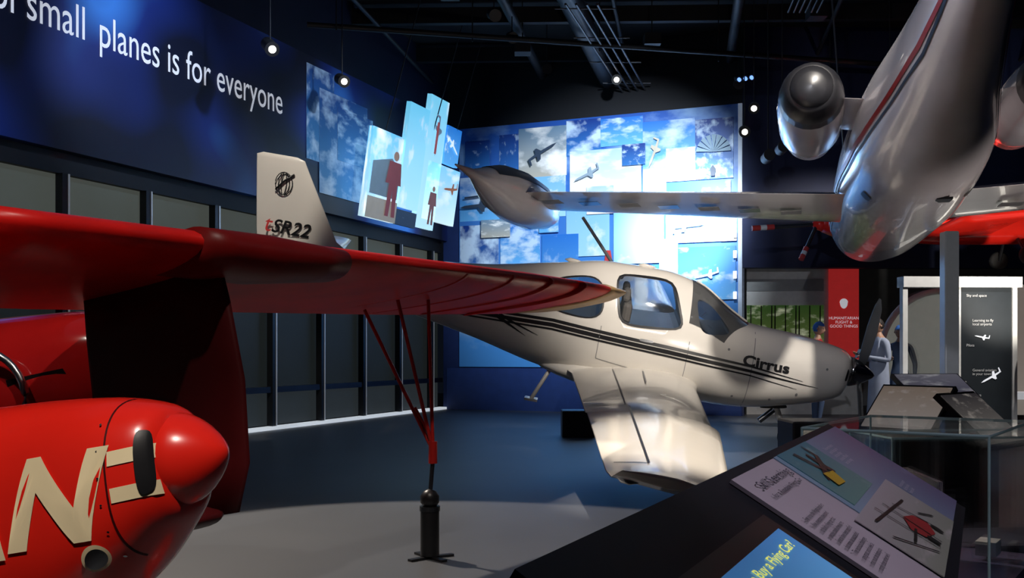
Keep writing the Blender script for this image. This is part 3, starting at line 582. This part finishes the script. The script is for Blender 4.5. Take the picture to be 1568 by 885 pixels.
# second red airplane standing behind the first
M2=Matrix.Translation((-1.84,5.45,1.28))@Matrix.Rotation(math.radians(-6),4,'Z')@Matrix.Rotation(math.radians(-8),4,'Y')
B2=empty('red_racing_airplane',M2)
BF=Fus([(.0,-.04,.04,.04,0),(.05,-.2,.18,.17,0),(.2,-.34,.27,.29,0),(.6,-.42,.33,.37,0),(1.4,-.44,.36,.4,0),(2.4,-.42,.36,.36,.1),(4.2,-.1,.12,.08,0)],2.2)
BF.build('fuselage',mat('deep_red_gloss',(.42,.010,.010),.10,coat=1),B2,N=60,n=48)
mesh('cowl_baffle',[BF.side(.35,-.28,-1,.01),BF.side(.75,-.30,-1,.01),BF.side(.75,-.02,-1,.01),BF.side(.45,.0,-1,.01)],[(0,1,2,3)],BLACK,B2)
polytube('exhaust_ring',[(-.85+.22*math.cos(a),-.42,-.12+.26*math.sin(a)) for a in np.linspace(-.5,2.4,16)],.02,METAL,B2,8)
for sg in (-1,1):
    tube('gear_leg_%d'%sg,(-1.0,.25*sg,-.3),(-.8,.6*sg,-.95),.035,DRED,B2)
    revolve('wheel_%d'%sg,[(-.05,.05),(-.06,.16),(-.03,.19),(.03,.19),(.06,.16),(.05,.05)],RUB,B2,M=Matrix.Translation((-.8,.66*sg,-.98))@Matrix.Rotation(math.pi/2,4,'Z'),n=20)
wing('wing_far',interp([(0,-1.0,1.1,-.2,1,0),(2.2,-1.1,.8,-.1,1,0)],3),DRED,B2)
# support struts and stand (under the wing)
ST=empty('wing_support_stand',loc=(-.52,6.3,0))
SR=mat('strut_red',(.4,.015,.012),.3)
for i,p in enumerate([(-.45,.25,1.58),(-.22,-.08,1.74),(-.02,.12,1.64)]): tube('strut_%d'%i,(0.02,0,.68),p,.012,SR,ST)
tube('clevis',(0.02,0,.60),(0.02,0,.74),.028,SR,ST); tube('cross_brace',(-.1,.06,.95),(.01,.03,.75),.01,SR,ST)
tube('upright_rod',(0,0,.38),(0.02,0,.64),.014,DMETAL,ST)
tube('post',(0,0,.02),(-.0,0,.30),.06,BLACK,ST,n=20); tube('post_collar',(0,0,.3),(0,0,.33),.065,DMETAL,ST,n=20)
revolve('ball_head',[(-.06,.01),(-.05,.04),(-.02,.06),(.02,.06),(.05,.04),(.065,.01)],BLACK,ST,axis='Z',o=(0,0,.375),n=20)
for a in (0.5,2.2,3.9,5.4): box('foot_%d'%int(a*10),(.08*math.cos(a),.08*math.sin(a),.008),(.16,.04,.014),BLACK,ST,rot=a)
# ------------------------------------------------------------ reading rail foreground
Aq=Vector((.455,2.08,1.03)); u=Vector((.678,1.437,0)).normalized(); vh=Vector((u.y,-u.x,0)); vdn=(vh*.395-Vector((0,0,.24))).normalized()
nrm=-vdn.cross(u) if (-vdn.cross(u)).z>0 else vdn.cross(u)
Mk=Matrix((u,-vdn,nrm)).transposed().to_4x4(); Mk.translation=Aq
K=empty('reading_rail',Mk)
PB_=mat('rail_black',(.010,.011,.016),.5,spec=.3)
quad('rail_top',-1.0,1.68,-.50,.03,-.004,PB_,K,.04)
def wp(a,t,z=None):
    p=Aq+u*a+vdn*t
    if z is not None: p=Vector((p.x,p.y,z))
    return p
inv=Mk.inverted()
P=[wp(-.95,-.02)-Vector((0,0,.06)),wp(1.66,-.02)-Vector((0,0,.06)),wp(1.66,.45)-Vector((0,0,.06)),wp(-.95,.45)-Vector((0,0,.06))]
Q=[wp(-.95,.08,0),wp(1.66,.08,0),wp(1.66,.40,0),wp(-.95,.40,0)]
mesh('rail_body',[inv@p for p in P+Q],[(0,1,2,3),(7,6,5,4),(0,4,5,1),(1,5,6,2),(2,6,7,3),(3,7,4,0)],PB_,K)
PUR=mat('graphic_lilac',(.52,.46,.52),.5,var=.08,scale=2)
quad('graphic_panel',0,1.62,-.462,0,.006,PUR,K,.008)
quad('photo_sky',.46,1.62,-.462,-.0,.009,sky_mat('graphic_sky',(.16,.14,.28),(.24,.38,.52),.3,1.5,0,2,cc=(.38,.34,.5),axis='X'),K,.002)
quad('photo_helicopter',.50,.94,-.22,-.0,.011,sky_mat('heli_bg',(.06,.22,.30),(.12,.30,.28),.4,3,0,4,cc=(.25,.42,.42)),K,.002)
quad('photo_flyer',.34,1.15,-.462,-.24,.012,sky_mat('flyer_bg',(.45,.42,.45),(.3,.32,.26),.5,3,0,5,cc=(.6,.55,.55)),K,.002)
YEL=mat('yellow_print',(.6,.4,.03),.5)
jetpic('heli_print',.70,-.1,.12,.3,BLACK,K,.014); poly('heli_yellow',[(.6,-.16),(.7,-.165),(.74,-.12),(.62,-.11)],.015,YEL,K); poly('heli_mast',[(.62,-.02),(.64,-.02),(.7,-.12),(.68,-.12)],.015,BLACK,K)
DRKR=mat('red_print',(.35,.03,.03),.5)
poly('gyro_body',[(.62,-.36),(.72,-.33),(.82,-.35),(.86,-.39),(.76,-.42),(.64,-.40)],.015,DRKR,K)
for i,(a,c_) in enumerate([((.45,-.28),(.95,-.31)),((.6,-.26),(.62,-.44)),((.72,-.27),(.70,-.44)),((.5,-.38),(.66,-.37)),((.8,-.29),(.86,-.42)),((.40,-.33),(.56,-.44)),((.9,-.36),(1.0,-.40))]):
    d=(Vector(c_)-Vector(a)).normalized()*.004; poly('gyro_bar_%d'%i,[(a[0]-d.y,a[1]+d.x),(a[0]+d.y,a[1]-d.x),(c_[0]+d.y,c_[1]-d.x),(c_[0]-d.y,c_[1]+d.x)],.016,BLACK,K)
for i,(x,y) in enumerate([(.66,-.42),(.84,-.42)]): poly('gyro_wheel_%d'%i,[(x+.02*math.cos(a),y+.02*math.sin(a)) for a in np.linspace(0,6.28,14)[:-1]],.0165,BLACK,K)
TX=mat('dark_text',(.03,.03,.05),.5)
textmesh('rail_heading','Still Searching',.036,TX,lambda x,y:(x+.07,y-.060,.012),K,width=.34)
textmesh('rail_subheading','for a Roadable Flying Car',.021,TX,lambda x,y:(x+.07,y-.092,.012),K,width=.33)
textmesh('rail_body_text','Ever since the Wright brothers\nflew, inventors have tried\nto build a flying car that\npeople could drive home.\nSeveral have been certified\nbut none has succeeded.\nThe technical challenges\nare great, and a vehicle\nthat must do both jobs\nrarely does either well.',.019,TX,lambda x,y:(x+.04,y-.17,.012),K)
TXL=mat('pale_text',(.6,.58,.65),.5)
textmesh('rail_text_2','The inventor flew this\ntype of helicopter for\nits first test flights\nin the late 1930s and\nlater sold a design.',.018,TXL,lambda x,y:(x+1.0,y-.06,.012),K)
textmesh('rail_text_3','A one seat autogyro\nbuilt from a kit at\nhome by a pilot.',.018,TXL,lambda x,y:(x+1.18,y-.29,.012),K)
quad('screen_bezel',-.78,-.09,-.46,-.10,.004,BLACK,K,.004)
quad('touch_screen',-.74,-.13,-.44,-.14,.007,sky_mat('touch_img',(.05,.2,.5),(.15,.45,.75),.25,1.2,.5,7,cc=(.3,.6,.8)),K,.003)
textmesh('screen_heading','Ready to Buy a Flying Car?',.030,mat('yellow_text',(.8,.8,.15),.5,em=.8),lambda x,y:(x-.66,y-.185,.009),K,bold=.0003,width=.48)
# ------------------------------------------------------------ glass display case
GC=empty('glass_display_case',frameM(Vector((1.15,3.95,0)),Vector((.57,.8,0))))
L_,W_,H_=.95,.68,1.0
def glassbox(par,L,W,z0,z1):
    for nm,c,d in [('front',(L/2,-W,(z0+z1)/2),(L,.01,z1-z0)),('back',(L/2,0,(z0+z1)/2),(L,.01,z1-z0)),('left',(0,-W/2,(z0+z1)/2),(.01,W,z1-z0)),('right',(L,-W/2,(z0+z1)/2),(.01,W,z1-z0)),('top',(L/2,-W/2,z1),(L+.01,W+.01,.012))]:
        box('pane_'+nm,c,d,GLASS,par)
    EG=mat('glass_edge',(.25,.36,.38),.2,em=.05)
    for x in (0,L):
        for y in (0,-W): tube('edge_%d_%d'%(x*10,-y*10),(x,y,z0),(x,y,z1),.005,EG,par)
    for y in (0,-W): tube('edge_top_%d'%int(-y*10),(0,y,z1),(L,y,z1),.006,EG,par)
    for x in (0,L): tube('edge_side_%d'%int(x*10),(x,0,z1),(x,-W,z1),.006,EG,par)
glassbox(GC,L_,W_,.42,1.0)
box('plinth',(L_/2,-W_/2,.21),(L_+.04,W_+.04,.42),mat('plinth_purple',(.05,.045,.10),.5),GC)
box('inner_board',(L_*.5,-W_*.5,.62),(.5,.02,.35),sky_mat('board_photo',(.1,.1,.12),(.5,.45,.42),.5,4,0,8,axis='Z'),GC,rot=.5)
box('inner_label',(L_*.8,-W_*.8,.47),(.12,.08,.06),WHT,GC)
GM=bpy.data.objects.new('model_car',None); COL.objects.link(GM); GM.parent=GC; GM.location=(.4,-.15,.49)
revolve('model_body',[(-.16,.01),(-.1,.05),(.02,.06),(.12,.04),(.16,.01)],RED,GM,n=16)
for x in (-.09,.09):
    for y in(-.06,.06): revolve('model_wheel',[(-.012,.03),(.012,.03)],RUB,GM,M=Matrix.Translation((x,y,-.04))@Matrix.Rotation(math.pi/2,4,'Z'),n=14)
G2=empty('glass_barrier',frameM(Vector((1.9,5.6,0)),Vector((1,.1,0))))
glassbox(G2,1.4,.5,.3,.86); box('plinth',(.7,-.25,.15),(1.42,.52,.3),mat('plinth_dark',(.03,.03,.05),.5),G2)
def rail(loc,yaw,w,d,z,mats,tilt=.55):
    M=Matrix.Translation(loc)@Matrix.Rotation(yaw,4,'Z'); e=empty('reading_rail',M)
    T=Matrix.Translation((0,0,z))@Matrix.Rotation(tilt,4,'X')
    box('top',(0,0,0),(w,d,.04),PB_,e,M=T)
    k=len(mats)
    for i,mm in enumerate(mats):
        box('graphic_%d'%i,(0,0,0),(w/k*.94,d*.9,.006),mm,e,M=T@Matrix.Translation((w*(i+.5)/k-w/2,0,.024)))
    box('pedestal',(0,.02,z/2-.05),(w*.7,.12,z-.1),PB_,e)
    box('foot',(0,0,.015),(w*.8,d*.8,.03),PB_,e)
    return e
g1=sky_mat('rail_photo_a',(.55,.42,.32),(.8,.72,.66),.5,5,.18,2,cc=(.9,.8,.75)); g2=sky_mat('rail_photo_b',(.10,.09,.1),(.55,.5,.45),.55,5,.18,5,cc=(.8,.72,.65)); g3=sky_mat('rail_photo_c',(.35,.35,.42),(.2,.2,.3),.5,3,.06,6)
rail((2.78,7.0,0),-.9,.55,.45,.90,[g1],.75); rail((3.2,6.8,0),.75,.6,.5,.84,[g2],.75); rail((3.95,9.3,0),.2,.7,.4,.98,[g3])
box('floor_monitor_box',(1.02,15.5,.2),(.5,.5,.42),BLACK,bev=.02)
box('floor_case',(3.6,10.4,.3),(1.5,.6,.6),mat('case_grey',(.05,.05,.06),.4),bev=.02)
# ------------------------------------------------------------ people
SKIN=[mat('skin_a',(.42,.24,.16),.5),mat('skin_b',(.2,.1,.06),.5)]
HAIR=mat('hair_dark',(.015,.011,.009),.6)
def skinmesh(V,E,R,root=0,sub=2):
    me=bpy.data.meshes.new('t'); me.from_pydata(V,E,[]); o=bpy.data.objects.new('t',me); COL.objects.link(o)
    o.modifiers.new('s','SKIN'); 
    for i,r_ in enumerate(R):
        sv=me.skin_vertices[0].data[i]; sv.radius=(r_,r_) if not isinstance(r_,tuple) else r_; sv.use_root=(i==root)
    ss=o.modifiers.new('u','SUBSURF'); ss.levels=sub
    dg=bpy.context.evaluated_depsgraph_get(); m2=bpy.data.meshes.new_from_object(o.evaluated_get(dg)); bpy.data.objects.remove(o); return m2
def person(name,loc,yaw,shirt,pants,skin,h=1.75,arms='phone',hair=HAIR,shoe=RUB,robe=False):
    k=h/1.75; e=empty(name,Matrix.Translation(loc)@Matrix.Rotation(yaw,4,'Z')@Matrix.Scale(k,4))
    el={'phone':[((-.25,.0,1.14),(-.13,-.27,1.22)),((.25,.0,1.14),(.08,-.26,1.2))],'down':[((-.25,.02,1.13),(-.25,-.05,.88)),((.25,.02,1.13),(.25,-.05,.88))],'mix':[((-.25,.0,1.14),(-.13,-.25,1.2)),((.25,.02,1.13),(.25,-.05,.88))]}[arms]
    V=[(0,0,.95),(0,0,1.12),(0,.005,1.32),(0,.01,1.46),(0,0,1.54),(0,-.01,1.60)]; R=[.13,.115,.14,.075,.05,.05]; E=[(0,1),(1,2),(2,3),(3,4),(4,5)]
    wr=[]
    for s_,(eb,w_) in zip((-1,1),el):
        b_=len(V); V+=[(s_*.17,.01,1.42),eb,w_]; R+=[.062,.045,.028]; E+=[(3,b_),(b_,b_+1),(b_+1,b_+2)]; wr.append((Vector(eb),Vector(w_),s_))
    for s_ in (-1,1):
        b_=len(V); V+=[(s_*.09,0,.88),(s_*.1,-.01 - .03*s_,.49),(s_*.11,.02,.09),(s_*.12,-.13,.035)]; R+=[.09,.065,.045,.035]; E+=[(0,b_),(b_,b_+1),(b_+1,b_+2),(b_+2,b_+3)]
    me=skinmesh(V,E,R)
    for mm in (shirt,pants,skin,shoe): me.materials.append(mm)
    for p in me.polygons:
        c=p.center; p.use_smooth=True; i=0
        if c.z<.075: i=3
        elif c.z<(.96 if not robe else .55) and abs(c.x)<.2: i=1
        if c.z>1.5: i=2
        p.material_index=i
    o=bpy.data.objects.new('body',me); COL.objects.link(o); o.parent=e
    for eb,w_,s_ in wr:
        d=(w_-eb).normalized(); side=Vector((s_,0,0)); side=(side-d*side.dot(d)).normalized(); nn=d.cross(side)
        HV=[tuple(w_-d*.02),tuple(w_+d*.035),tuple(w_+d*.075)];HR=[.026,.03,.03];HE=[(0,1),(1,2)]
        for f_ in range(4):
            off=side*(.027-.018*f_)*1; L=[.06,.072,.068,.052][f_]; b_=len(HV)
            cz=nn*(-.012)
            HV+=[tuple(w_+d*.085+off),tuple(w_+d*(.085+L*.5)+off+cz*.6),tuple(w_+d*(.085+L)+off+cz*2)]; HR+=[.0095,.009,.007]; HE+=[(2,b_),(b_,b_+1),(b_+1,b_+2)]
        b_=len(HV); HV+=[tuple(w_+d*.03-side*.035),tuple(w_+d*.065-side*.05)]; HR+=[.011,.009]; HE+=[(1,b_),(b_,b_+1)]
        hm=skinmesh(HV,HE,HR,0,1); hm.materials.append(skin)
        for p in hm.polygons: p.use_smooth=True
        ho=bpy.data.objects.new('hand_%d'%s_,hm); COL.objects.link(ho); ho.parent=e
    bm=bmesh.new(); bmesh.ops.create_uvsphere(bm,u_segments=28,v_segments=20,radius=1)
    for v in bm.verts:
        x,y,z=v.co
        jaw=1-.25*max(0,-z); X=x*.075*jaw; Y=y*.095*(1-.12*max(0,-z)); Z=z*.118
        if y<-.5 and abs(x)<.22 and -.35<z<.15: Y-=.022*(1-abs(x)/.22)*(1-abs(z+.15)/.3)
        if y<-.6 and .05<z<.25 and .2<abs(x)<.6: Y+=.008
        if y<-.6 and -.6<z<-.42 and abs(x)<.35: Y-=.006
        v.co=(X,Y,Z)
    hmz=bpy.data.meshes.new('head'); bm.to_mesh(hmz); bm.free(); hmz.materials.append(skin); hmz.materials.append(hair); hmz.materials.append(mat('lips',(.3,.1,.08),.5))
    for p in hmz.polygons:
        c=p.center; p.use_smooth=True
        if c.z>.055 or (c.y>.0 and c.z>-.05): p.material_index=1
        elif -.068<c.z<-.052 and c.y<-.07 and abs(c.x)<.03: p.material_index=2
    o=bpy.data.objects.new('head',hmz); COL.objects.link(o); o.parent=e; o.location=(0,-.02,1.68); o.rotation_euler=(.2 if arms!='down' else 0,0,0)
    bm=bmesh.new(); bmesh.ops.create_uvsphere(bm,u_segments=20,v_segments=12,radius=1)
    bmesh.ops.delete(bm,geom=[v for v in bm.verts if v.co.z<-.3 or (v.co.z<.35 and v.co.y<-.15)],context='VERTS')
    for v in bm.verts: v.co=(v.co.x*.082,v.co.y*.102+.004,v.co.z*.122+.004)
    hh=bpy.data.meshes.new('hair'); bm.to_mesh(hh); bm.free(); hh.materials.append(hair)
    for p in hh.polygons: p.use_smooth=True
    o2=bpy.data.objects.new('hair',hh); COL.objects.link(o2); o2.parent=o
    for s_ in (-1,1):
        revolve('ear_%d'%s_,[(-.012,.008),(0,.022),(.012,.01)],skin,o,o=(s_*.078,0,0),n=10)
        revolve('eye_%d'%s_,[(-.008,.003),(0,.009),(.008,.003)],BLACK,o,o=(s_*.03,-.086,.012),n=8)
    if arms=='phone': box('phone',(0.0,-.36,1.25),(.08,.012,.15),BLACK,e,M=Matrix.Translation((-.02,-.36,1.25))@Matrix.Rotation(-.5,4,'X'))
    if robe:
        rr=[]
        for z,rx,ry in [(.3,.22,.17),(.5,.20,.16),(.8,.18,.15),(1.0,.17,.14),(1.15,.165,.135)]:
            rr.append([(rx*math.cos(a)*(1+.04*math.sin(5*a)),ry*math.sin(a)*(1+.04*math.cos(4*a)),z) for a in np.linspace(0,2*math.pi,33)[:-1]])
        rings('tunic',rr,shirt,e,cap=False)
    return e
CG=mat('cloth_grey_blue',(.30,.34,.44),.8,bump=.3); CR=mat('cloth_red',(.35,.03,.03),.8); CW=mat('cloth_white',(.6,.6,.6),.8); CB=mat('cloth_black',(.015,.015,.02),.8); CD=mat('cloth_denim',(.05,.08,.15),.8); CAP=mat('cap_blue',(.03,.12,.4),.7)
person('standing_man',(5.9,16.0,0),math.radians(-75),CG,CG,SKIN[0],1.8,'phone',robe=True)
person('man_in_red_shirt',(5.22,17.0,0),math.radians(60),CR,CD,SKIN[0],1.78,'phone',hair=CAP)
person('visitor_with_cap',(6.62,17.0,0),math.radians(-30),CD,CD,SKIN[0],1.72,'mix',hair=CAP)
person('visitor_in_white',(8.0,20.0,0),math.radians(20),CW,CW,SKIN[0],1.7,'down')
box('mannequin_plinth',(8.75,15.6,.2),(1.1,.7,.4),WHT,bev=.01)
person('mannequin_in_uniform',(8.4,15.6,.4),math.radians(-10),CB,CB,SKIN[1],1.8,'down')
# ------------------------------------------------------------ lights
def spot(nm,loc,tgt,P,ang,bl=.3,c=(1,.93,.82),r=.08):
    l=bpy.data.lights.new(nm,'SPOT'); l.energy=P; l.spot_size=math.radians(ang); l.spot_blend=bl; l.color=c; l.shadow_soft_size=r
    o=bpy.data.objects.new(nm,l); COL.objects.link(o); o.location=loc; o.rotation_euler=(Vector(tgt)-Vector(loc)).to_track_quat('-Z','Y').to_euler(); return o
spot('spot_lamp_wing',(1.9,5.5,7.0),(1.5,8.3,.6),3700,19,.8,c=(1,.89,.76))
spot('spot_lamp_fuselage',(2.5,4.8,6.6),(2.6,12.4,1.7),2900,32,.8,c=(1,.92,.83))
spot('spot_lamp_nose',(5.0,7.0,7.0),(3.9,12.3,1.2),1400,18,.6,c=(1,.91,.80))
spot('spot_lamp_tail',(-2.5,8.5,7.0),(-3.2,13,3.4),1000,22,.6)
spot('spot_lamp_floor',(-4.6,10.2,7.0),(-.35,6.35,0),3300,30,.05,c=(1,.87,.74))
spot('spot_lamp_cowl',(-.3,.3,5.0),(-1.2,2.8,.9),720,30,.5,c=(1,.9,.8))
spot('spot_lamp_redwing',(-.2,1.6,6.5),(-1.2,4.4,1.7),620,36,.6,c=(1,.9,.8))
spot('spot_lamp_collage',(2.6,14.5,6.3),(3.7,21.5,3.9),10000,26,1,c=(.85,.93,1))
spot('spot_lamp_collage_wide',(2.2,14.0,6.3),(2.2,21.7,3.9),3600,52,.7,c=(.8,.9,1))
spot('spot_lamp_text',(-1.2,12.0,6.3),(-5.2,14.0,5.2),600,50,.9,c=(.6,.75,1))
spot('spot_lamp_text_two',(-3.0,8.0,6.3),(-6.4,10.5,4.8),480,60,.9,c=(.6,.75,1))
spot('fill_spot_jet',(.6,3.5,4.4),(3.9,9,3.6),700,50,.8,c=(.88,.9,1))  # added fill that brightens the jet, no fixture behind it
spot('spot_lamp_jet_warm',(6.5,7.0,.9),(4.3,10.5,3.3),320,60,.8,c=(1,.88,.82))
spot('spot_lamp_jet_wing',(2.6,8.5,1.6),(1.6,13,3.3),170,70,.8,c=(1,.92,.82))
spot('spot_lamp_rail',(1.8,.8,5),(1.1,2.7,.9),240,34,.6,c=(.95,.85,1))
spot('fill_spot_gallery',(8.3,13.2,5.8),(6.2,16.3,1.0),1500,44,.7,c=(1,.95,.9))  # fill spot added to brighten the standing visitors
spot('spot_lamp_gallery_back',(7.5,17.5,3.9),(6.5,21.5,1.7),1500,100,.7)
spot('spot_lamp_kiosk',(3.0,4.6,6),(3.2,7.0,.8),1000,26,.5,c=(1,.93,.85))
spot('spot_lamp_mural',(-.5,14,6.5),(-3.4,18.5,5.3),480,34,.8,c=(.8,.9,1))
spot('fill_spot_red_airplane',(7.8,13.5,1.2),(8.2,18,3.5),700,50,.8)  # added upward fill for the hanging red airplane, no known fixture
spot('spot_lamp_racer',(-3.6,3.0,5.5),(-2.4,5.3,1.2),260,40,.8)
a=bpy.data.lights.new('ceiling_fill','AREA'); a.energy=28; a.size=12; a.size_y=18; a.shape='RECTANGLE'; a.color=(.5,.65,1); ao=bpy.data.objects.new('ceiling_fill_light',a); COL.objects.link(ao); ao.location=(1,12,6.6)  # unseen area light added as general room fill
W=bpy.data.worlds.new('world'); S.world=W; W.use_nodes=True; W.node_tree.nodes['Background'].inputs[0].default_value=(.25,.35,.6,1); W.node_tree.nodes['Background'].inputs[1].default_value=.01
# ------------------------------------------------------------ camera
cd=bpy.data.cameras.new('camera'); cd.lens=35; cd.sensor_width=36; cd.shift_y=.0622; cd.clip_start=.05
co=bpy.data.objects.new('camera',cd); COL.objects.link(co); co.location=(0,0,1.3); co.rotation_euler=(math.pi/2,0,0); S.camera=co
